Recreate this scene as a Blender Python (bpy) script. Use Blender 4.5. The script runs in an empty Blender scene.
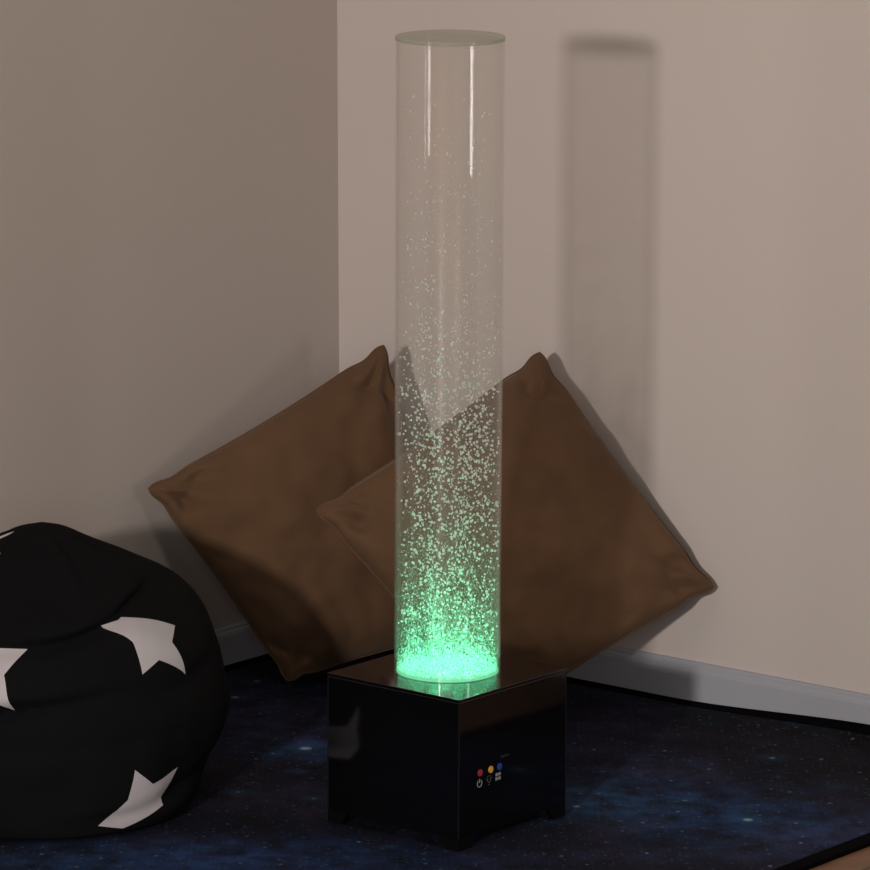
import bpy, bmesh, math, random
import numpy as np
from mathutils import Vector, Matrix, noise
from mathutils.geometry import intersect_line_plane

random.seed(7); rng = np.random.default_rng(11)
scn = bpy.context.scene
COL = scn.collection
PI = math.pi

# ------------------------------------------------------------------ helpers
def link(o, parent=None):
    COL.objects.link(o)
    if parent: o.parent = parent
    return o
def mesh_obj(name, bm, mat, parent=None, smooth=False, loc=None):
    me = bpy.data.meshes.new(name); bm.normal_update(); bm.to_mesh(me); bm.free()
    for m in (mat if isinstance(mat, (list, tuple)) else [mat]): me.materials.append(m)
    if smooth:
        for p in me.polygons: p.use_smooth = True
        me.set_sharp_from_angle(angle=math.radians(50))
    o = bpy.data.objects.new(name, me); link(o, parent)
    if loc is not None: o.location = loc
    return o
def raw_obj(name, verts, faces, mat, parent=None, smooth=False):
    me = bpy.data.meshes.new(name); me.from_pydata([tuple(v) for v in verts], [], [tuple(f) for f in faces])
    me.update(); me.materials.append(mat)
    if smooth:
        for p in me.polygons: p.use_smooth = True
    return link(bpy.data.objects.new(name, me), parent)
def empty(name, loc=(0, 0, 0), rz=0):
    o = bpy.data.objects.new(name, None); o.empty_display_size = .1
    o.location = loc; o.rotation_euler = (0, 0, rz); return link(o)
def tag(o, label=None, cat=None, group=None, kind=None):
    if label: o['label'] = label
    if cat: o['category'] = cat
    if group: o['group'] = group
    if kind: o['kind'] = kind
    return o
def add_box(bm, x0, x1, y0, y1, z0, z1):
    v = [bm.verts.new((x, y, z)) for z in (z0, z1) for x, y in ((x0, y0), (x1, y0), (x1, y1), (x0, y1))]
    for f in ((3, 2, 1, 0), (4, 5, 6, 7), (0, 1, 5, 4), (1, 2, 6, 5), (2, 3, 7, 6), (3, 0, 4, 7)):
        bm.faces.new([v[i] for i in f])
    return v
def bevel(bm, w, seg=2):
    bmesh.ops.bevel(bm, geom=list(bm.edges), offset=w, segments=seg, profile=.5, affect='EDGES')
def add_lathe(bm, prof, n=96, close=False):
    rings = []
    for r, z in prof:
        if r < 1e-6: rings.append([bm.verts.new((0, 0, z))])
        else: rings.append([bm.verts.new((r*math.cos(2*PI*i/n), r*math.sin(2*PI*i/n), z)) for i in range(n)])
    pairs = list(zip(rings[:-1], rings[1:]))
    if close: pairs.append((rings[-1], rings[0]))
    for a, b in pairs:
        for i in range(n):
            j = (i+1) % n
            if len(a) == 1 and len(b) == 1: continue
            if len(a) == 1: bm.faces.new((a[0], b[j], b[i]))
            elif len(b) == 1: bm.faces.new((a[i], a[j], b[0]))
            else: bm.faces.new((a[i], a[j], b[j], b[i]))
def tube_along(bm, pts, r, n=8, closed=False):
    P = [Vector(p) for p in pts]; rings = []; N = len(P)
    for i, p in enumerate(P):
        t = (P[(i+1) % N]-P[i-1]) if closed else (P[min(i+1, N-1)]-P[max(i-1, 0)])
        t.normalize(); a = t.orthogonal() if i == 0 else (prev - t*prev.dot(t)); a.normalize(); prev = a
        b = t.cross(a)
        rings.append([bm.verts.new(p+(a*math.cos(2*PI*k/n)+b*math.sin(2*PI*k/n))*r) for k in range(n)])
    rng_ = range(N) if closed else range(N-1)
    for i in rng_:
        A, B = rings[i], rings[(i+1) % N]
        # align ring seam
        off = min(range(n), key=lambda o: (A[0].co-B[o].co).length)
        for k in range(n):
            bm.faces.new((A[k], A[(k+1) % n], B[(k+1+off) % n], B[(k+off) % n]))
    if not closed:
        bm.faces.new(rings[0][::-1]); bm.faces.new(rings[-1])

# ------------------------------------------------------------------ materials
class NT:
    def __init__(s, name):
        s.m = bpy.data.materials.new(name); s.m.use_nodes = True
        s.t = s.m.node_tree; s.t.nodes.clear()
        s.out = s.t.nodes.new('ShaderNodeOutputMaterial')
    def n(s, typ, **kw):
        nd = s.t.nodes.new('ShaderNode'+typ)
        for k, v in kw.items():
            if k in nd.inputs: nd.inputs[k].default_value = v
            else: setattr(nd, k, v)
        return nd
    def l(s, a, b): s.t.links.new(a, b)
    def surf(s, sock): s.l(sock, s.out.inputs['Surface'])
    def math(s, op, a, b=None, clamp=False):
        nd = s.t.nodes.new('ShaderNodeMath'); nd.operation = op; nd.use_clamp = clamp
        for i, x in enumerate((a, b)):
            if x is None: continue
            if isinstance(x, (int, float)): nd.inputs[i].default_value = x
            else: s.l(x, nd.inputs[i])
        return nd.outputs[0]
    def mixc(s, fac, a, b, blend='MIX'):
        nd = s.t.nodes.new('ShaderNodeMix'); nd.data_type = 'RGBA'; nd.blend_type = blend
        for x, i in ((fac, 0), (a, 6), (b, 7)):
            if isinstance(x, (int, float)): nd.inputs[i].default_value = x
            elif isinstance(x, (tuple, list)): nd.inputs[i].default_value = (*x, 1)[:4]
            else: s.l(x, nd.inputs[i])
        return nd.outputs[2]
    def ramp(s, f, stops):
        nd = s.t.nodes.new('ShaderNodeValToRGB'); e = nd.color_ramp.elements
        while len(e) < len(stops): e.new(.5)
        for q, (p, c) in zip(e, stops): q.position = p; q.color = (*c, 1) if len(c) == 3 else c
        s.l(f, nd.inputs[0]); return nd.outputs[0]
def principled(name, col, rough=.5, spec=.5, bump=None, var=None, **kw):
    t = NT(name); p = t.n('BsdfPrincipled', Roughness=rough); p.inputs['Base Color'].default_value = (*col, 1)
    p.inputs['Specular IOR Level'].default_value = spec
    for k, v in kw.items(): p.inputs[k].default_value = v
    tc = t.n('TexCoord')
    if var:
        sc, amt = var; nz = t.n('TexNoise', Scale=sc, Detail=4.0); t.l(tc.outputs['Object'], nz.inputs['Vector'])
        c = t.ramp(nz.outputs['Fac'], [(.3, tuple(x*(1-amt) for x in col)), (.7, tuple(x*(1+amt) for x in col))])
        t.l(c, p.inputs['Base Color'])
    if bump:
        sc, st, d = bump; nz = t.n('TexNoise', Scale=sc, Detail=3.0); t.l(tc.outputs['Object'], nz.inputs['Vector'])
        b = t.n('Bump', Strength=st, Distance=d); t.l(nz.outputs['Fac'], b.inputs['Height']); t.l(b.outputs[0], p.inputs['Normal'])
    t.surf(p.outputs[0]); return t.m

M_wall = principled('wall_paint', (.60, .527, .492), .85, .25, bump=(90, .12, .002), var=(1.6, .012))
M_wall_left_shaded = principled('wall_paint_shaded', (.480, .418, .380), .85, .25, bump=(90, .12, .002), var=(1.6, .012))  # wall paint darkened so the left wall's shade sits in its colour
M_base = principled('baseboard_paint', (.385, .39, .435), .45, .4, var=(3, .02))
M_black = principled('black_gloss_acrylic', (.0025, .0025, .003), .07, .5)
M_foot = principled('black_plastic', (.0022, .0022, .0026), .5, .12)
M_seam = principled('dark_grey_joint', (.006, .006, .008), .45, .15)
M_bind = principled('black_binding', (.0022, .0022, .0028), .9, .03)
M_icon = principled('pale_print', (.30, .30, .31), .6, .3)
M_icon_dim = principled('grey_print', (.085, .085, .09), .6, .3)
M_mark = principled('faint_print', (.012, .012, .012), .6, .3)
M_red = principled('red_button', (.36, .03, .05), .35, .5)
M_yel = principled('yellow_button', (.75, .40, .03), .35, .5)
M_blu = principled('blue_button', (.02, .06, .30), .35, .5)
M_vent = principled('black_inner', (.002, .002, .002), .9, .1)

def fabric(name, col, sc=1.0, sheen=.12, spec=.15):
    t = NT(name); p = t.n('BsdfPrincipled', Roughness=.9); p.inputs['Specular IOR Level'].default_value = spec
    p.inputs['Sheen Weight'].default_value = sheen; p.inputs['Sheen Roughness'].default_value = .5
    p.inputs['Sheen Tint'].default_value = (1, .85, .7, 1)
    tc = t.n('TexCoord'); nz = t.n('TexNoise', Scale=7.0*sc, Detail=5.0); t.l(tc.outputs['Object'], nz.inputs['Vector'])
    c = t.ramp(nz.outputs['Fac'], [(.3, tuple(x*.9 for x in col)), (.7, tuple(x*1.1 for x in col))])
    t.l(c, p.inputs['Base Color'])
    w = t.n('TexNoise', Scale=420.0, Detail=2.0); t.l(tc.outputs['Object'], w.inputs['Vector'])
    b = t.n('Bump', Strength=.25, Distance=.001); t.l(w.outputs['Fac'], b.inputs['Height'])
    n2 = t.n('TexNoise', Scale=14.0, Detail=4.0); t.l(tc.outputs['Object'], n2.inputs['Vector'])
    b2 = t.n('Bump', Strength=.35, Distance=.006); t.l(n2.outputs['Fac'], b2.inputs['Height']); t.l(b.outputs[0], b2.inputs['Normal'])
    t.l(b2.outputs[0], p.inputs['Normal']); t.surf(p.outputs[0]); return t.m
M_cush = fabric('brown_cushion_cloth', (.119, .064, .034))
M_bag = fabric('black_cotton', (.0062, .0062, .0068), 1, 0, .06)
M_star = fabric('white_star_print', (.52, .48, .50))

def wood_floor():
    t = NT('wood_laminate'); p = t.n('BsdfPrincipled', Roughness=.5)
    tc = t.n('TexCoord'); mp = t.n('Mapping'); mp.inputs['Rotation'].default_value = (0, 0, math.radians(-51.3)); mp.inputs['Scale'].default_value = (1, 9, 1)
    t.l(tc.outputs['Object'], mp.inputs['Vector'])
    nz = t.n('TexNoise', Scale=4.0, Detail=6.0); t.l(mp.outputs[0], nz.inputs['Vector'])
    c = t.ramp(nz.outputs['Fac'], [(.3, (.20, .095, .045)), (.7, (.28, .14, .07))])
    br = t.n('TexBrick', Scale=1.0, **{'Mortar Size': .004, 'Brick Width': 1.2, 'Row Height': .14})
    br.inputs['Color1'].default_value = (1, 1, 1, 1); br.inputs['Color2'].default_value = (.85, .85, .85, 1); br.inputs['Mortar'].default_value = (.3, .3, .3, 1)
    m2 = t.n('Mapping'); m2.inputs['Rotation'].default_value = (0, 0, math.radians(-51.3)); t.l(tc.outputs['Object'], m2.inputs['Vector']); t.l(m2.outputs[0], br.inputs['Vector'])
    t.l(t.mixc(1.0, c, br.outputs['Color'], 'MULTIPLY'), p.inputs['Base Color'])
    t.surf(p.outputs[0]); return t.m
M_floor = wood_floor()

# rug print: dark space, blue clouds, many pin-prick stars and a few larger ones
BIG = [(.509, .004, .011, 1.0), (.636, .629, .0075, .55), (.576, .403, .0085, .5), (.58, .279, .005, .5), (.672, .216, .006, .5),
       (.618, -.013, .005, .5), (.404, .218, .006, .4), (.408, .122, .008, .4), (.274, .308, .007, .35), (.433, .35, .005, .3),
       (.221, .081, .009, .5), (.623, .112, .005, .4), (-.25, .455, .013, .75), (-.307, .42, .007, .8), (-.258, .30, .006, .6),
       (-.228, .125, .007, .5), (-.359, .164, .007, .5), (-.39, .816, .010, .4), (-.354, .937, .009, .3), (-.398, -.179, .006, .6),
       (-.091, -.171, .006, .5), (-.237, .811, .006, .35), (.502, .764, .007, .2), (.479, .641, .006, .2)]
NEB = [(.50, .01, .17, .17, (.012, .042, .125)), (.27, .12, .13, .11, (.010, .048, .110)), (-.22, .46, .12, .07, (.014, .040, .120)),
       (-.33, -.25, .28, .12, (.014, .044, .140)), (.35, .30, .14, .16, (.012, .016, .050)), (.66, -.10, .14, .12, (.014, .024, .070)),
       (-.62, -.27, .20, .10, (.006, .022, .062)), (-.35, .66, .15, .20, (.007, .008, .028)), (.10, -.28, .15, .08, (.008, .012, .036)),
       (.38, -.21, .2, .05, (.008, .010, .028)), (-.45, .95, .3, .2, (.006, .007, .022)), (.0, .6, .3, .3, (.008, .01, .03)), (.3, .75, .2, .2, (.006,.006,.018)),
       (-.25, .15, .18, .12, (.010, .011, .030))]
def rug_mat():
    t = NT('galaxy_rug_print'); p = t.n('BsdfPrincipled', Roughness=.85); p.inputs['Specular IOR Level'].default_value = .12
    tc = t.n('TexCoord'); pos = tc.outputs['Object']
    warp = t.n('TexNoise', Scale=9.0, Detail=5.0, Roughness=.6); t.l(pos, warp.inputs['Vector'])
    wv = t.n('VectorMath', operation='MULTIPLY_ADD'); t.l(warp.outputs['Color'], wv.inputs[0])
    wv.inputs[1].default_value = (.16, .16, 0); t.l(pos, wv.inputs[2])
    off = t.n('VectorMath', operation='SUBTRACT'); t.l(wv.outputs[0], off.inputs[0]); off.inputs[1].default_value = (.08, .08, 0)
    n1 = t.n('TexNoise', Scale=5.0, Detail=7.0, Roughness=.62); t.l(pos, n1.inputs['Vector'])
    n2 = t.n('TexNoise', Scale=17.0, Detail=5.0, Roughness=.65); t.l(pos, n2.inputs['Vector'])
    col = t.ramp(n1.outputs['Fac'], [(.36, (.0030, .0029, .0040)), (.50, (.0066, .0062, .0100)), (.66, (.015, .013, .024))])
    mod = t.ramp(n2.outputs['Fac'], [(.34, (.12, .12, .12)), (.66, (1.6, 1.6, 1.6))])
    for x, y, sx, sy, c in NEB:
        c = tuple(q*.62 for q in c)
        s = t.n('VectorMath', operation='SUBTRACT'); t.l(off.outputs[0], s.inputs[0]); s.inputs[1].default_value = (x, y, 0)
        m = t.n('VectorMath', operation='MULTIPLY'); t.l(s.outputs[0], m.inputs[0]); m.inputs[1].default_value = (1/sx, 1/sy, 0)
        d = t.n('VectorMath', operation='DOT_PRODUCT'); t.l(m.outputs[0], d.inputs[0]); t.l(m.outputs[0], d.inputs[1])
        g = t.math('EXPONENT', t.math('MULTIPLY', d.outputs['Value'], -.8))
        col = t.mixc(1.0, col, t.mixc(1.0, t.mixc(g, (0, 0, 0), c), mod, 'MULTIPLY'), 'ADD')
    for sc, th, br, den in ((30.0, .12, .12, .80), (62.0, .20, .07, .75), (15.0, .07, .22, .8), (100.0, .26, .045, .7)):
        v = t.n('TexVoronoi', Scale=sc, voronoi_dimensions='2D'); t.l(pos, v.inputs['Vector'])
        k = t.math('SUBTRACT', 1.0, t.math('DIVIDE', v.outputs['Distance'], th), True)
        sp = t.n('SeparateColor'); t.l(v.outputs['Color'], sp.inputs[0])
        on = t.math('GREATER_THAN', sp.outputs[0], den)
        b = t.math('MULTIPLY', t.math('MULTIPLY', k, on), t.math('MULTIPLY', sp.outputs[1], br))
        col = t.mixc(1.0, col, t.mixc(b, (0, 0, 0), (1.0, 1.35, 1.7)), 'ADD')
    for x, y, r, br in BIG:
        d = t.n('VectorMath', operation='DISTANCE'); t.l(pos, d.inputs[0]); d.inputs[1].default_value = (x, y, 0)
        k = t.math('SUBTRACT', 1.0, t.math('DIVIDE', d.outputs['Value'], r*1.05), True)
        b = t.math('MULTIPLY', t.math('POWER', k, .6), min(1, br*1.1), True)
        col = t.mixc(b, col, (.55, .68, .78))
        h = t.math('SUBTRACT', 1.0, t.math('DIVIDE', d.outputs['Value'], r*5.5), True)
        col = t.mixc(t.math('MULTIPLY', t.math('POWER', h, 2.0), br*.30), col, (.03, .22, .42))
    t.l(col, p.inputs['Base Color'])
    nz = t.n('TexNoise', Scale=260.0, Detail=2.0); t.l(pos, nz.inputs['Vector'])
    b = t.n('Bump', Strength=.3, Distance=.002); t.l(nz.outputs['Fac'], b.inputs['Height']); t.l(b.outputs[0], p.inputs['Normal'])
    t.surf(p.outputs[0]); return t.m
M_rug = rug_mat()

def clear_mat(name, tint, haze, rough=.02, ior=1.45, hazecol=(.8, .85, .82), gmax=.5):
    t = NT(name)
    tr = t.n('BsdfTransparent'); tr.inputs[0].default_value = (*tint, 1)
    gl = t.n('BsdfGlossy', Roughness=rough); gl.inputs[0].default_value = (1, 1, 1, 1)
    df = t.n('BsdfDiffuse'); df.inputs[0].default_value = (*hazecol, 1)
    tl = t.n('BsdfTranslucent'); tl.inputs[0].default_value = (*hazecol, 1)
    h = t.n('MixShader'); h.inputs[0].default_value = .35; t.l(df.outputs[0], h.inputs[1]); t.l(tl.outputs[0], h.inputs[2])
    m1 = t.n('MixShader'); t.l(tr.outputs[0], m1.inputs[1]); t.l(h.outputs[0], m1.inputs[2])
    lw = t.n('LayerWeight', Blend=.5)
    hz = t.math('ADD', haze[0], t.math('MULTIPLY', t.math('POWER', lw.outputs['Facing'], 5.0), haze[1]))
    t.l(hz, m1.inputs[0])
    f0 = ((ior-1)/(ior+1))**2
    fr = t.math('ADD', f0, t.math('MULTIPLY', t.math('POWER', lw.outputs['Facing'], 5.0), gmax))
    m2 = t.n('MixShader'); t.l(fr, m2.inputs[0]); t.l(m1.outputs[0], m2.inputs[1]); t.l(gl.outputs[0], m2.inputs[2])
    t.surf(m2.outputs[0]); return t.m
M_tube = clear_mat('clear_acrylic', (.978, .975, .971), (.026, .05), ior=1.35, gmax=.6, hazecol=(.95, .91, .86))
M_water = clear_mat('clear_water', (.985, .985, .98), (.018, .02), ior=1.06, gmax=.1, hazecol=(.95, .91, .86))
M_lid = clear_mat('frosted_green_acrylic', (.86, .88, .84), (.36, .2), .25, 1.4, (.60, .60, .49))
def bubble_mat(name, col, alpha):
    t = NT(name); df = t.n('BsdfDiffuse'); df.inputs[0].default_value = (*col, 1)
    tl = t.n('BsdfTranslucent'); tl.inputs[0].default_value = (*col, 1)
    h = t.n('MixShader'); h.inputs[0].default_value = .5; t.l(df.outputs[0], h.inputs[1]); t.l(tl.outputs[0], h.inputs[2])
    tr = t.n('BsdfTransparent'); m = t.n('MixShader'); m.inputs[0].default_value = alpha
    t.l(tr.outputs[0], m.inputs[1]); t.l(h.outputs[0], m.inputs[2])
    gl = t.n('BsdfGlossy', Roughness=.1); lw = t.n('LayerWeight', Blend=.5)
    fr = t.math('ADD', .02, t.math('MULTIPLY', t.math('POWER', lw.outputs['Facing'], 5.0), .5))
    m2 = t.n('MixShader'); t.l(fr, m2.inputs[0]); t.l(m.outputs[0], m2.inputs[1]); t.l(gl.outputs[0], m2.inputs[2])
    t.surf(m2.outputs[0]); return t.m
M_bub = bubble_mat('air_bubble', (.97, .98, .97), .97)
M_mist = bubble_mat('fine_bubble', (.9, .92, .9), .45)
def emit(name, col, s):
    t = NT(name); e = t.n('Emission', Strength=s); e.inputs[0].default_value = (*col, 1); t.surf(e.outputs[0]); return t.m
LED = (.07, 1.0, .43)
M_led = emit('green_led_plate', (.25, 1.0, .52), .8)

# ------------------------------------------------------------------ the room
ANG = math.radians(-38.7)
W = Vector((math.cos(ANG), math.sin(ANG), 0))            # along the right wall, away from the corner
L = Vector((math.sin(ANG), -math.cos(ANG), 0))           # along the left wall, away from the corner (towards the room)
C0 = Vector((-.205, 1.345, 0))
RZ = -.0055; FZ = -.0135                                                # bare floor level (rug top is RZ)
def room(s, l, z): return C0 + W*s + L*l + Vector((0, 0, z))
def room_prism(name, pts_sl, z0, z1, mat, kind='structure', top_shift=0):
    bm = bmesh.new()
    lo = [bm.verts.new(room(s, l, z0)) for s, l in pts_sl]; hi = [bm.verts.new(room(s+top_shift, l, z1)) for s, l in pts_sl]
    n = len(lo); bm.faces.new(lo[::-1]); bm.faces.new(hi)
    for i in range(n): bm.faces.new((lo[i], lo[(i+1) % n], hi[(i+1) % n], hi[i]))
    bmesh.ops.recalc_face_normals(bm, faces=bm.faces)
    return tag(mesh_obj(name, bm, mat), kind=kind)
room_prism('floor', [(-.1, -.1), (7, -.1), (7, 12), (-.1, 12)], FZ-.1, FZ, M_floor)
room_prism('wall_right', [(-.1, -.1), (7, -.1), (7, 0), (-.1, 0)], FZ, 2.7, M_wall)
room_prism('wall_left', [(-.1, -.1), (0, -.1), (0, 12), (-.1, 12)], FZ, 2.7, M_wall_left_shaded, top_shift=-.02)
room_prism('shade_blocker_1', [(1.376, 0), (7, 0), (7, .12), (1.376, .12)], .0685, 2.7, M_wall)  # unseen casing, added only to cast a shade edge on the right wall
def skirting(name, along, length, inward):
    prof = [(0, 0), (.014, 0), (.014, .056), (.0125, .062), (.009, .066), (.0085, .070), (.005, .074), (0, .074)]
    bm = bmesh.new(); A = []; B = []
    for d, z in prof:
        A.append(bm.verts.new(C0 + inward*(d+.0005) + Vector((0, 0, FZ+z+(.0065 if z > 0 else 0))))); B.append(bm.verts.new(C0 + along*length + inward*(d+.0005) + Vector((0, 0, FZ+z+(.0065 if z > 0 else 0)))))
    n = len(prof); bm.faces.new(A); bm.faces.new(B[::-1])
    for i in range(n): bm.faces.new((A[i], B[i], B[(i+1) % n], A[(i+1) % n]))
    bmesh.ops.recalc_face_normals(bm, faces=bm.faces)
    return tag(mesh_obj(name, bm, M_base), kind='structure')
skirting('baseboard_right', W, 6.9, L)
skirting('baseboard_left', L, 11.9, W)

# ------------------------------------------------------------------ rug
def make_rug():
    s0, s1, l0, l1 = .020, 1.63, .018, 2.75
    ns, nl = 78, 130
    def P(s, l):
        e = min(s-s0, s1-s, l-l0, l1-l)
        z = .0009*noise.noise(Vector((s*4, l*4, 0))) * min(1, max(0, (e-.01)*10))
        if l < .2: z += .022*(lambda q: q*q*(3-2*q))(max(0, min(1, (s-.80)/.5)))*max(0, 1-(l-l0)/.12)**2   # edge rides up the skirting
        return room(s, l, z-.0008+RZ)
    bm = bmesh.new(); up = []; lo = []
    for j in range(nl+1):
        a = []; b = []
        for i in range(ns+1):
            p = P(s0+(s1-s0)*i/ns, l0+(l1-l0)*j/nl); a.append(bm.verts.new(p)); b.append(bm.verts.new((p.x, p.y, FZ+.0004)))
        up.append(a); lo.append(b)
    for j in range(nl):
        for i in range(ns):
            bm.faces.new((up[j][i], up[j][i+1], up[j+1][i+1], up[j+1][i])); bm.faces.new((lo[j][i], lo[j+1][i], lo[j+1][i+1], lo[j][i+1]))
    for j in range(nl):
        bm.faces.new((up[j][0], up[j+1][0], lo[j+1][0], lo[j][0])); bm.faces.new((up[j][ns], lo[j][ns], lo[j+1][ns], up[j+1][ns]))
    for i in range(ns):
        bm.faces.new((up[0][i], lo[0][i], lo[0][i+1], up[0][i+1])); bm.faces.new((up[nl][i], up[nl][i+1], lo[nl][i+1], lo[nl][i]))
    bmesh.ops.recalc_face_normals(bm, faces=bm.faces)
    rug = mesh_obj('rug', bm, M_rug, smooth=True)
    tag(rug, 'dark galaxy-print rug with blue clouds and white stars covering the floor', 'rug')
    # bound edge: a flat black strip wrapped round all four sides
    bm = bmesh.new(); wdt = .028
    path = [(s0+(s1-s0)*i/40, l0) for i in range(40)] + [(s1, l0+(l1-l0)*i/60) for i in range(60)] + \
           [(s1-(s1-s0)*i/40, l1) for i in range(40)] + [(s0, l1-(l1-l0)*i/60) for i in range(60)]
    rings = []
    cs, cl = (s0+s1)/2, (l0+l1)/2
    for s, l in path:
        ins = lambda v, c, a, b: v + (wdt if v < c else -wdt) if abs(v-a) < wdt or abs(v-b) < wdt else v
        si = min(max(s, s0+wdt), s1-wdt); li = min(max(l, l0+wdt), l1-wdt)
        so = s + (.002 if s == s1 else -.002 if s == s0 else 0); lo_ = l + (.002 if l == l1 else -.002 if l == l0 else 0)
        po = P(s, l); pi_ = P(si, li); o2 = room(so, lo_, 0)
        rings.append([bm.verts.new((o2.x, o2.y, FZ+.0006)), bm.verts.new((o2.x, o2.y, po.z+.0012)), bm.verts.new((pi_.x, pi_.y, pi_.z+.0016)), bm.verts.new((pi_.x, pi_.y, pi_.z-.002))])
    n = len(rings)
    for i in range(n):
        a, b = rings[i], rings[(i+1) % n]
        for k in range(4): bm.faces.new((a[k], b[k], b[(k+1) % 4], a[(k+1) % 4]))
    bmesh.ops.recalc_face_normals(bm, faces=bm.faces)
    b = mesh_obj('edge_binding', bm, M_bind, rug); b['label'] = 'black bound edge'
make_rug()

# ------------------------------------------------------------------ bubble lamp
lamp = empty('bubble_lamp', (0, 0, 0))
tag(lamp, 'tall clear bubble tube lamp glowing green on a glossy black square base', 'lamp')
TH = .6904; HB = .2525; S = .2871
def yaw(v): return Matrix.Rotation(TH, 4, 'Z') @ v
# base frame: local +x / +y are the two sides; near corner is local (-S/2, -S/2) after the turn below
BM = Matrix(((math.sin(TH), -math.cos(TH), 0, 0), (math.cos(TH), math.sin(TH), 0, 0), (0, 0, 1, 0), (0, 0, 0, 1)))
def to_base(bm): bmesh.ops.transform(bm, matrix=BM, verts=bm.verts)
h = S/2
bm = bmesh.new(); add_box(bm, -h+.001, h-.001, -h+.001, h-.001, .014, HB-.005); bevel(bm, .0016, 2); to_base(bm)
base = mesh_obj('base_box', bm, M_black, lamp)
bm = bmesh.new(); add_box(bm, -h, h, -h, h, HB-.0049, HB); bevel(bm, .0007, 2); to_base(bm)
mesh_obj('top_panel', bm, M_black, lamp)
for sx in (-1, 1):
    for sy in (-1, 1):
        bm = bmesh.new()
        o, a, b = h-.0012, .042, .030
        v0 = [(0, 0), (a, 0), (a, .012), (.012, .012), (.012, a), (0, a)]; v1 = [(0, 0), (b, 0), (b, .012), (.012, .012), (.012, b), (0, b)]
        up = [bm.verts.new((sx*(o-x), sy*(o-y), .0145)) for x, y in v0]; dn = [bm.verts.new((sx*(o-x), sy*(o-y), RZ+.0004)) for x, y in v1]
        bm.faces.new(up); bm.faces.new(dn[::-1])
        for i in range(6): bm.faces.new((up[i], dn[i], dn[(i+1) % 6], up[(i+1) % 6]))
        bmesh.ops.recalc_face_normals(bm, faces=bm.faces); to_base(bm)
        mesh_obj('foot', bm, M_foot, lamp)
# pale joint lines down the vertical corners
for sx, sy in ((-1, -1), (1, -1), (-1, 1), (1, 1)):
    bm = bmesh.new(); q = h-.0008
    add_box(bm, *sorted((sx*(q-.0022), sx*(q+.0002))), *sorted((sy*(q-.0022), sy*(q+.0002))), .016, HB-.006); bevel(bm, .0005, 1); to_base(bm)
    mesh_obj('corner_seam', bm, M_seam, base)
# control panel marks on the right-hand face: local y = -h is that face, local x runs from the near corner
def on_face(bm, u, z, d=.0):       # build in (x right, y up, z out) then stand it on the face
    m = Matrix(((1, 0, 0, -h+u), (0, 0, -1, -h+.001-d), (0, 1, 0, z), (0, 0, 0, 1)))
    bmesh.ops.transform(bm, matrix=m, verts=bm.verts); to_base(bm)
def disc(bm, r, t0, t1, n=24):
    a = [bm.verts.new((r*math.cos(2*PI*i/n), r*math.sin(2*PI*i/n), t0)) for i in range(n)]
    b = [bm.verts.new((.93*r*math.cos(2*PI*i/n), .93*r*math.sin(2*PI*i/n), t1)) for i in range(n)]
    c = bm.verts.new((0, 0, t1+.0005))
    for i in range(n):
        bm.faces.new((a[i], a[(i+1) % n], b[(i+1) % n], b[i])); bm.faces.new((b[i], b[(i+1) % n], c))
    bm.faces.new(a[::-1])
def arc_bar(bm, r0, r1, a0, a1, n=18, t=.0004):
    ring = []
    for i in range(n+1):
        a = a0+(a1-a0)*i/n; c, s = math.cos(a), math.sin(a)
        ring.append([bm.verts.new((r*c, r*s, z)) for r, z in ((r0, 0), (r1, 0), (r1, t), (r0, t))])
    for a, b in zip(ring[:-1], ring[1:]):
        for k in range(4): bm.faces.new((a[k], b[k], b[(k+1) % 4], a[(k+1) % 4]))
    bm.faces.new(ring[0]); bm.faces.new(ring[-1][::-1])
for m, u, z, lab in ((M_red, .0563, .1180, 'red button'), (M_yel, .0844, .1180, 'yellow button'), (M_blu, .1076, .1180, 'blue button')):
    bm = bmesh.new(); disc(bm, .0062, -.0005, .0012); bmesh.ops.recalc_face_normals(bm, faces=bm.faces); on_face(bm, u, z)
    mesh_obj('button', bm, m, base)['label'] = lab
bm = bmesh.new(); arc_bar(bm, .0052, .0068, PI/2+.6, PI/2+2*PI-.6); add_box(bm, -.0008, .0008, .001, .0078, 0, .0004)
bmesh.ops.recalc_face_normals(bm, faces=bm.faces); on_face(bm, .0551, .1000); mesh_obj('power_symbol', bm, M_icon, base)
bm = bmesh.new()
arc_bar(bm, .0034, .0046, PI*.75, PI*2.25)
for k in range(5):
    a = PI*.5+(k-2)*.62; arc_bar(bm, .0062, .0080, a-.09, a+.09, 3)
add_box(bm, -.0022, .0022, -.0082, -.0070, 0, .0004)
bmesh.ops.recalc_face_normals(bm, faces=bm.faces); on_face(bm, .0801, .1008); mesh_obj('light_symbol', bm, M_icon_dim, base)
bm = bmesh.new()
for sx in (-1, 1):
    for sy in (-1, 1): add_box(bm, *sorted((sx*.0010, sx*.0066)), *sorted((sy*.0010, sy*.0062)), 0, .0004)
bmesh.ops.recalc_face_normals(bm, faces=bm.faces); on_face(bm, .1038, .1022); mesh_obj('pattern_symbol', bm, M_icon, base)
bm = bmesh.new(); add_box(bm, -.011, .011, -.0022, .0022, 0, .0003); on_face(bm, .1210, .1340); mesh_obj('printed_mark', bm, M_mark, base)

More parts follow.
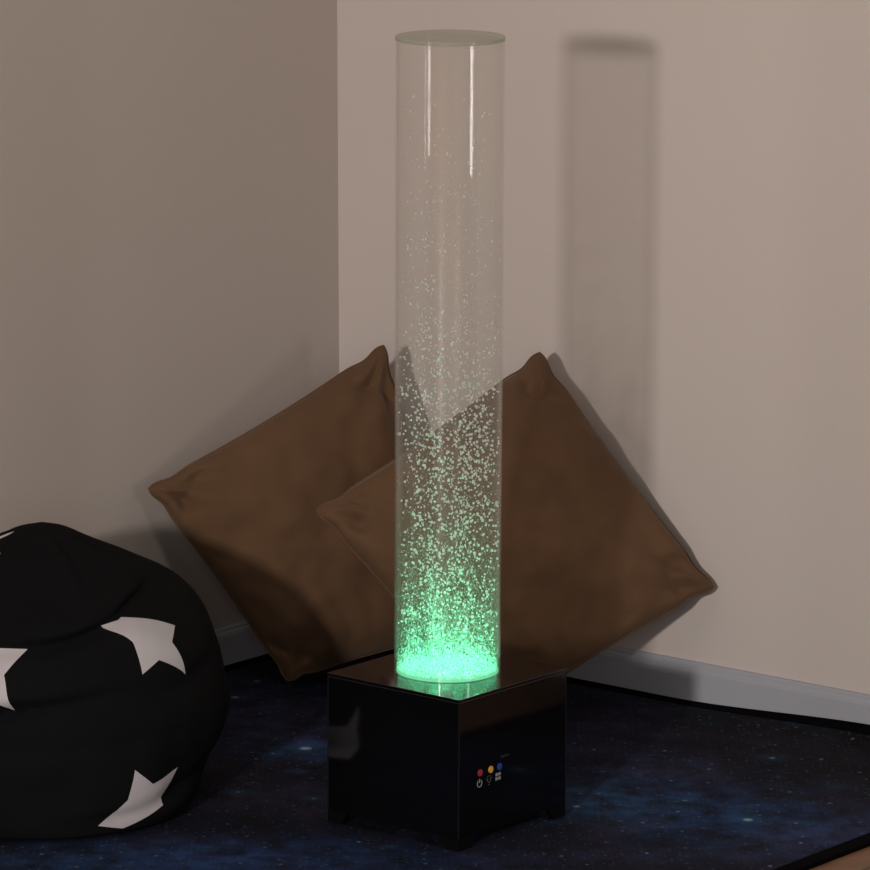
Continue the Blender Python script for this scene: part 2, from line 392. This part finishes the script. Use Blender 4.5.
R0, R1 = .0894, .0868; TOP = 1.3215
bm = bmesh.new(); add_lathe(bm, [(R0, HB+.0004), (R0, TOP-.0064), (R1, TOP-.0064), (R1, HB+.0004)], 128, True)
tube = mesh_obj('tube', bm, M_tube, lamp, True)
bm = bmesh.new(); add_lathe(bm, [(0, TOP-.0062), (R0+.0006, TOP-.0062), (R0+.0010, TOP-.0054), (R0+.0010, TOP-.0015), (R0, TOP), (0, TOP)], 96)
for f in bm.faces: f.smooth = False
mesh_obj('lid', bm, M_lid, lamp)
bm = bmesh.new(); add_lathe(bm, [(0, HB+.0026), (R1-.0006, HB+.0026), (R1-.0006, TOP-.0068), (0, TOP-.0068)], 96)
water = mesh_obj('water', bm, M_water, lamp, True)
bm = bmesh.new(); add_lathe(bm, [(0, HB+.0006), (R1-.001, HB+.0006), (R1-.001, HB+.0022), (0, HB+.0022)], 96)
mesh_obj('light_plate', bm, M_led, lamp)['label'] = 'glowing green light plate at the foot of the tube'

# bubbles ---------------------------------------------------------------
RB = R1-.0020
streams = [(.97*RB*math.sqrt(random.random()), random.random()*2*PI, random.random()) for _ in range(34)]
def cluster_pos(h):
    r, a, ph = random.choice(streams)
    x, y = r*math.cos(a), r*math.sin(a)
    k = .004+.010*min(1, h/.4)
    x += .010*math.sin(h*17+ph*9)+random.gauss(0, k); y += .010*math.cos(h*14+ph*7)+random.gauss(0, k)
    d = math.hypot(x, y)
    if d > RB: x *= RB/d; y *= RB/d
    return x, y
def height(kind):
    u = random.random()
    while True:
        if kind == 'big':
            hh = random.triangular(.0, .62, .25) if u < .80 else random.expovariate(1/.34)
        elif kind == 'small':
            hh = random.expovariate(1/.20) if u < .75 else random.triangular(.0, .9, .35)
        else:
            hh = random.expovariate(1/.009) if u < .24 else random.expovariate(1/.085) if u < .78 else random.expovariate(1/.22)
        if hh < .99: return hh
        u = random.random()
ico = {}
for lv in (1, 2, 3):
    b = bmesh.new(); bmesh.ops.create_icosphere(b, subdivisions=lv, radius=1.0)
    ico[lv] = (np.array([v.co[:] for v in b.verts]), np.array([[v.index for v in f.verts] for f in b.faces])); b.free()
big = []
for _ in range(760):
    hh = height('big'); x, y = cluster_pos(hh)
    big.append((random.uniform(.0013, .0026), x, y, HB+.008+hh))
big.sort(reverse=True)
bv, bf = ico[3]
bmesh_data = None
for r, x, y, z in big[:100]:
    if bmesh_data is None:
        o = raw_obj('bubble', bv, bf, M_bub, water, True); bmesh_data = o
    else:
        o = bmesh_data.copy(); COL.objects.link(o); o.parent = water
    o.location = (x, y, z); o.scale = (r, r, r*random.uniform(.9, 1.3))
def cloud(name, items, lv, mat, lab, zs=1.15):
    v0, f0 = ico[lv]; A = np.array(items)
    V = v0[None]*A[:, None, 0:1]*np.array([1, 1, zs]) + A[:, None, 1:4]
    F = f0[None]+(np.arange(len(A))*len(v0))[:, None, None]
    o = raw_obj(name, V.reshape(-1, 3).tolist(), F.reshape(-1, 3).tolist(), mat, water, True)
    o['kind'] = 'stuff'; o['label'] = lab
rest = list(big[100:])
for _ in range(1250):
    hh = height('small'); x, y = cluster_pos(hh); rest.append((random.uniform(.0008, .0016), x, y, HB+.006+hh))
for _ in range(420):
    hh = random.triangular(.22, .98, .34); x, y = cluster_pos(hh); rest.append((random.uniform(.0009, .0019), x, y, HB+.006+hh))
for k in range(330):                              # a thick plume on the right and a thin one on the left
    if k < 230: hh = random.triangular(.22, .60, .38); x = random.gauss(.040, .019); y = random.uniform(-.05, .05)
    else: hh = random.triangular(.30, .85, .42); x = random.gauss(-.047, .013); y = random.uniform(-.045, .045)
    d = math.hypot(x, y)
    if d > RB-.002: x *= (RB-.002)/d; y *= (RB-.002)/d
    rest.append((random.uniform(.0011, .0022), x, y, HB+.006+hh))
cloud('bubbles', rest, 2, M_bub, 'small round bubbles rising through the water')
fine = []
for _ in range(10000):
    hh = height('fine')
    if hh < .03 or random.random() < .35:
        r = RB*math.sqrt(random.random()); a = random.random()*2*PI; x, y = r*math.cos(a), r*math.sin(a)
    else: x, y = cluster_pos(hh)
    fine.append((random.uniform(.0004, .0009), x, y, HB+.0040+hh))
cloud('fine_bubbles', fine, 1, M_mist, 'mist of tiny bubbles, thickest at the foot', 2.4)

# ------------------------------------------------------------------ cushions
def cushion(label, T, Rt, B, Lc, thick, seed, group, sag=.0):
    T, Rt, B, Lc = map(Vector, (T, Rt, B, Lc))
    org = (T+Rt+B+Lc)/4
    root = empty('cushion', org); tag(root, label, 'cushion', group)
    nrm = (Rt-Lc).cross(T-B).normalized()
    if nrm.y > 0: nrm = -nrm                       # the face towards the room
    n = 72
    def P(u, v, side):
        # u,v in [-1,1]; corners: (-1,-1)=L, (1,-1)=B, (1,1)=R, (-1,1)=T
        ins = .058; rho = .12
        a_ = max(abs(u)-(1-rho), 0)/rho; b_ = max(abs(v)-(1-rho), 0)/rho
        if a_ > 0 and b_ > 0:                       # rounded tips
            k_ = max(a_, b_)/math.hypot(a_, b_); k_ = .35+.65*k_
            u = math.copysign(1-rho+rho*a_*k_, u); v = math.copysign(1-rho+rho*b_*k_, v)
        uu = u*(1-ins*max(0, 1-v*v)**.75); vv = v*(1-ins*max(0, 1-u*u)**.75)
        for c_ in (-1, 1):                          # the edge is drawn in just behind each tip
            uu -= u*.022*math.exp(-((v-c_*.80)/.09)**2)*max(0, abs(u)-.5)*2
            vv -= v*.022*math.exp(-((u-c_*.80)/.09)**2)*max(0, abs(v)-.5)*2
        p = (Lc*(1-uu)*(1-vv)+B*(1+uu)*(1-vv)+Rt*(1+uu)*(1+vv)+T*(1-uu)*(1+vv))/4
        e = max(0, (1-u*u)*(1-v*v))
        t = thick*(e**.5)
        q = Vector((u*2.1+seed, v*2.1, seed*3+side))
        t += min(1, e*5)*.017*noise.noise(q) + min(1, e*8)*.008*noise.noise(q*2.7)
        # pleats running in from each corner, and soft tension ridges
        for cu, cv in ((-1, -1), (1, -1), (1, 1), (-1, 1)):
            du, dv = u-cu, v-cv; d = math.hypot(du, dv)
            if d < .85:
                a = math.atan2(abs(dv), abs(du))
                f = (d/.16) if d < .16 else max(0, 1-(d-.16)/.69)
                t += min(1, e*14)*.0125*f*math.sin(a*9+seed*2.3+cu*1.7+cv)*(.7+.3*noise.noise(q*1.3))
                t -= min(1, e*10)*.016*math.exp(-((d-.30-.05*math.sin(a*5+seed))/.07)**2)   # fold where the tip turns into an ear
        t = max(t, .0016)
        return p - org + nrm*(side*t) + Vector((0, 0, -sag*e))
    verts = []; idx = {}; faces = []
    bm = bmesh.new()
    for side in (1, -1):
        for i in range(n+1):
            for j in range(n+1):
                s_ = lambda k: math.sin((k/n*2-1)*PI/2)*.35+(k/n*2-1)*.65
                if side == -1 and (i in (0, n) or j in (0, n)): idx[(side, i, j)] = idx[(1, i, j)]; continue
                pos = P(s_(i), s_(j), side if not (i in (0, n) or j in (0, n)) else 0)
                idx[(side, i, j)] = bm.verts.new(pos)
    for side in (1, -1):
        for i in range(n):
            for j in range(n):
                q = [idx[(side, i, j)], idx[(side, i+1, j)], idx[(side, i+1, j+1)], idx[(side, i, j+1)]]
                bm.faces.new(q if side == 1 else q[::-1])
    bmesh.ops.recalc_face_normals(bm, faces=bm.faces)
    mesh_obj('cover', bm, M_cush, root, True)
    # seam cord round the rim
    rim = []; m = 60
    k = [(-1+2*i/m, -1) for i in range(m)] + [(1, -1+2*i/m) for i in range(m)] + [(1-2*i/m, 1) for i in range(m)] + [(-1, 1-2*i/m) for i in range(m)]
    bm = bmesh.new(); tube_along(bm, [P(u, v, 0) for u, v in k], .0024, 8, True)
    bmesh.ops.recalc_face_normals(bm, faces=bm.faces)
    mesh_obj('seam', bm, M_cush, root, True)
    return root
G = 'brown cushions leaning in the corner'
cushion('brown square cushion standing on its corner against the left wall', (-.116, 1.085, .618), (.055, 1.0, .07), (-.297, .90, -.001), (-.558, .845, .383), .095, 1.3, G)
cushion('brown square cushion leaning on the right wall behind the lamp', (.171, .925, .634), (.497, .755, .218), (.085, .585, .000), (-.246, .67, .381), .10, 4.1, G)

# ------------------------------------------------------------------ bean bag
def bean_bag():
    cx, cy = -.69, .15
    root = empty('bean_bag', (cx, cy, RZ)); tag(root, 'black bean bag with white star print slumped beside the left wall', 'bean bag')
    prof = [(0, .0006), (.16, .0006), (.235, .001), (.262, .022), (.289, .075), (.321, .155), (.304, .245), (.285, .300), (.253, .345), (.205, .378), (.14, .420), (.07, .454), (.0, .478)]
    # smooth resample of the profile
    P = [Vector((r, z)) for r, z in prof]
    def cr(t):
        i = min(int(t), len(P)-2); f = t-i
        p0, p1, p2, p3 = P[max(i-1, 0)], P[i], P[i+1], P[min(i+2, len(P)-1)]
        return .5*((2*p1)+(p2-p0)*f+(2*p0-5*p1+4*p2-p3)*f*f+(3*p1-p0-3*p2+p3)*f**3)
    nz_, na = 130, 220
    bm = bmesh.new(); rings = []
    for k in range(1, nz_):
        t = k/nz_*(len(P)-1); r, z = cr(t); r = max(r, .002)
        ring = []
        for i in range(na):
            a = 2*PI*i/na
            d = Vector((math.cos(a), math.sin(a), 0))
            w = min(1, z/.06)
            q = Vector((d.x*r*7, d.y*r*7, z*7))
            dr = .010*noise.noise(q*.7)*w*1.3 + .006*noise.noise(q*1.9+Vector((3, 1, 2)))*w
            # sagging creases that run round the bag
            for az, zz, wa, wz, amp in ((-1.0, .348, .75, .013, -.026), (-.95, .374, .85, .020, .018), (-1.75, .215, .5, .012, -.018), (-1.8, .240, .55, .018, .010),
                                        (-.35, .250, .5, .02, -.006), (-.6, .06, .8, .016, -.008)):
                da = (a-az+PI) % (2*PI)-PI
                zc = zz+.03*math.sin(da*2.2)
                dr += amp*math.exp(-(da/wa)**2-((z-zc)/wz)**2)
            # gathers under the top
            if z > .36: dr += .007*math.sin(a*9+2*noise.noise(Vector((d.x, d.y, 0))*2))*min(1, (z-.36)/.06)*min(1, r/.08)
            rr = max(.001, (r+dr)*(1+.25*max(0, -math.sin(a))*max(0, 1-z/.16)))
            zz2 = z + (.008*noise.noise(q*1.1+Vector((9, 9, 9))) if z > .05 else 0)*w
            ring.append(bm.verts.new((d.x*rr, d.y*rr, max(.0006, zz2))))
        rings.append(ring)
    b0 = bm.verts.new((0, 0, .0006)); t0 = bm.verts.new((0, 0, .476))
    for i in range(na):
        j = (i+1) % na
        bm.faces.new((b0, rings[0][j], rings[0][i])); bm.faces.new((rings[-1][i], rings[-1][j], t0))
        for a, b in zip(rings[:-1], rings[1:]): bm.faces.new((a[i], a[j], b[j], b[i]))
    bmesh.ops.recalc_face_normals(bm, faces=bm.faces)
    for origin, nrm, poly in STARS: print_star(bm, Vector(origin), Vector(nrm).normalized(), [Vector(p) for p in poly])
    mesh_obj('cover', bm, [M_bag, M_star], root, True)
    return root
def print_star(bm, o, n, poly):
    """cut the outline of a printed star into the cloth and give the faces inside the white material"""
    x = n.cross(Vector((0, 0, 1))).normalized()*-1; y = n.cross(x)*-1
    uv = [Vector(((p-o).dot(x), (p-o).dot(y))) for p in poly]
    rad = max(p.length for p in uv)*1.05
    def near():
        return [f for f in bm.faces if f.normal.dot(n) > .15 and (f.calc_center_median()-o).length < rad+.03]
    for i in range(len(uv)):
        a, b = uv[i], uv[(i+1) % len(uv)]
        d = (b-a).normalized(); pn = x*(-d.y)+y*d.x; pc = o+x*a.x+y*a.y
        lo, hi = -.006, (b-a).length+.006
        fs = []
        for f in near():
            ts = [Vector(((v.co-o).dot(x), (v.co-o).dot(y)))-a for v in f.verts]
            if max(t.dot(d) for t in ts) > lo and min(t.dot(d) for t in ts) < hi: fs.append(f)
        g = set(fs); es = {e for f in fs for e in f.edges}; vs = {v for f in fs for v in f.verts}
        bmesh.ops.bisect_plane(bm, geom=list(g)+list(es)+list(vs), dist=1e-6, plane_co=pc, plane_no=pn)
        bm.normal_update()
    def inside(p):
        c = False; m = len(uv)
        for i in range(m):
            a, b = uv[i], uv[i-1]
            if (a.y > p.y) != (b.y > p.y) and p.x < (b.x-a.x)*(p.y-a.y)/(b.y-a.y)+a.x: c = not c
        return c
    for f in near():
        c = f.calc_center_median()-o
        if inside(Vector((c.dot(x), c.dot(y)))): f.material_index = 1
STARS = [      # origin, facing, outline of each printed star on the cloth
    ((0.1862, -0.1847, 0.3167), (0.631, -0.558, 0.539), [(0.1132, -0.2075, 0.3468), (0.14, -0.1827, 0.3503), (0.1444, -0.1725, 0.3531), (0.1918, -0.1549, 0.3456), (0.2321, -0.1267, 0.3277), (0.229, -0.1674, 0.3092), (0.251, -0.1612, 0.2517), (0.2095, -0.2099, 0.2887), (0.1836, -0.2396, 0.2712), (0.1673, -0.2249, 0.3222)]),
    ((0.1824, -0.248, 0.0627), (0.656, -0.74, -0.146), [(0.1722, -0.2774, 0.1175), (0.2004, -0.2522, 0.0866), (0.2392, -0.1948, 0.1004), (0.2115, -0.2159, 0.0541), (0.2145, -0.2116, 0.039), (0.1507, -0.2659, 0.0135), (0.1107, -0.2899, 0.0245), (0.1601, -0.2767, 0.0657)]),
    ((-0.0699, -0.2733, 0.2802), (-0.215, -0.955, 0.202), [(-0.0047, -0.2639, 0.32), (-0.0421, -0.2878, 0.2816), (-0.0244, -0.2914, 0.2222), (-0.0676, -0.3047, 0.2433), (-0.1089, -0.2907, 0.214), (-0.0993, -0.2799, 0.2641), (-0.1349, -0.2488, 0.2884), (-0.0869, -0.2642, 0.3045), (-0.0749, -0.2434, 0.3437), (-0.0557, -0.2586, 0.3202)]),
]
def round_star(o, n, r, rot):
    o = Vector(o); n = Vector(n).normalized(); x = n.cross(Vector((0, 0, 1))).normalized(); y = n.cross(x)
    return (o, n, [o+(x*math.cos(rot+k*PI/5)+y*math.sin(rot+k*PI/5))*(r if k % 2 == 0 else r*.42) for k in range(10)])
STARS += [round_star((-.105, -.025, .44), (-.25, -.15, .95), .066, PI+.12), round_star((.16, .20, .33), (.55, .6, .5), .06, .4),
          round_star((.02, .30, .17), (.05, 1, 0), .06, 1.0), round_star((-.27, .13, .15), (-1, .45, 0), .06, .2),
          round_star((-.22, -.20, .12), (-.8, -.7, 0), .06, .7), round_star((-.20, .12, .36), (-.6, .3, .7), .055, 1.5), round_star((.27, .12, .12), (1, .4, 0), .055, .9)]
bag = bean_bag()

# ------------------------------------------------------------------ light
def light(name, typ, loc, energy, col, **kw):
    d = bpy.data.lights.new(name, typ); d.energy = energy; d.color = col
    for k, v in kw.items(): setattr(d, k, v)
    o = bpy.data.objects.new(name, d); o.location = loc; return link(o)
def aim(o, p): o.rotation_euler = (Vector(p)-o.location).to_track_quat('-Z', 'Y').to_euler()
light('room_lamp', 'POINT', (-2.69, -8.59, 2.47), 1430, (1, .935, .885), shadow_soft_size=.19)
o = light('window_light', 'AREA', (-2.6, -1.9, 1.0), 1.1, (1, .93, .86), shape='RECTANGLE', size=.045, size_y=.72); aim(o, (0, 0, 1.0))
o = light('window_light', 'AREA', (2.3, -2.2, 1.0), 8.0, (1, .94, .90), shape='RECTANGLE', size=.32, size_y=.72); aim(o, (0, 0, 1.0))
o = light('ceiling_light', 'AREA', (-.3, -.8, 2.68), 7, (1, .87, .74), shape='SQUARE', size=1.6)
o = light('front_fill_light', 'AREA', (-.5, -6.5, 1.6), 50, (1, .95, .90), shape='RECTANGLE', size=3.0, size_y=1.5); aim(o, (-.2, .6, .4))  # added soft fill for the dim low areas, not a real window
o = light('green_led', 'AREA', (0, 0, HB+.0030), .68, LED, shape='DISK', size=.166, spread=math.radians(105)); o.rotation_euler = (PI, 0, 0)

w = bpy.data.worlds.new('room_ambient'); scn.world = w; w.use_nodes = True
w.node_tree.nodes['Background'].inputs[0].default_value = (1, .93, .87, 1)
w.node_tree.nodes['Background'].inputs[1].default_value = .05

# ------------------------------------------------------------------ camera
cd = bpy.data.cameras.new('camera'); cam = link(bpy.data.objects.new('camera', cd))
cd.sensor_width = 36; cd.lens = 36*4999.34/870; cd.clip_end = 100
pz, rl = .199915, .004072
f = Vector((0, math.cos(pz), -math.sin(pz))); u0 = Vector((0, math.sin(pz), math.cos(pz))); x0 = Vector((1, 0, 0))
X = x0*math.cos(rl)+u0*math.sin(rl); U = u0*math.cos(rl)-x0*math.sin(rl)
cam.matrix_world = Matrix(((X.x, U.x, -f.x, -.02237), (X.y, U.y, -f.y, -8.14602), (X.z, U.z, -f.z, 2.30591), (0, 0, 0, 1)))
scn.camera = cam
scn.cycles.transparent_max_bounces = 48
scn.cycles.max_bounces = 10
scn.cycles.caustics_reflective = False
vs = scn.view_settings
vs.view_transform = 'Standard'; vs.look = 'None'; vs.exposure = 0; vs.gamma = 1; vs.use_curve_mapping = False
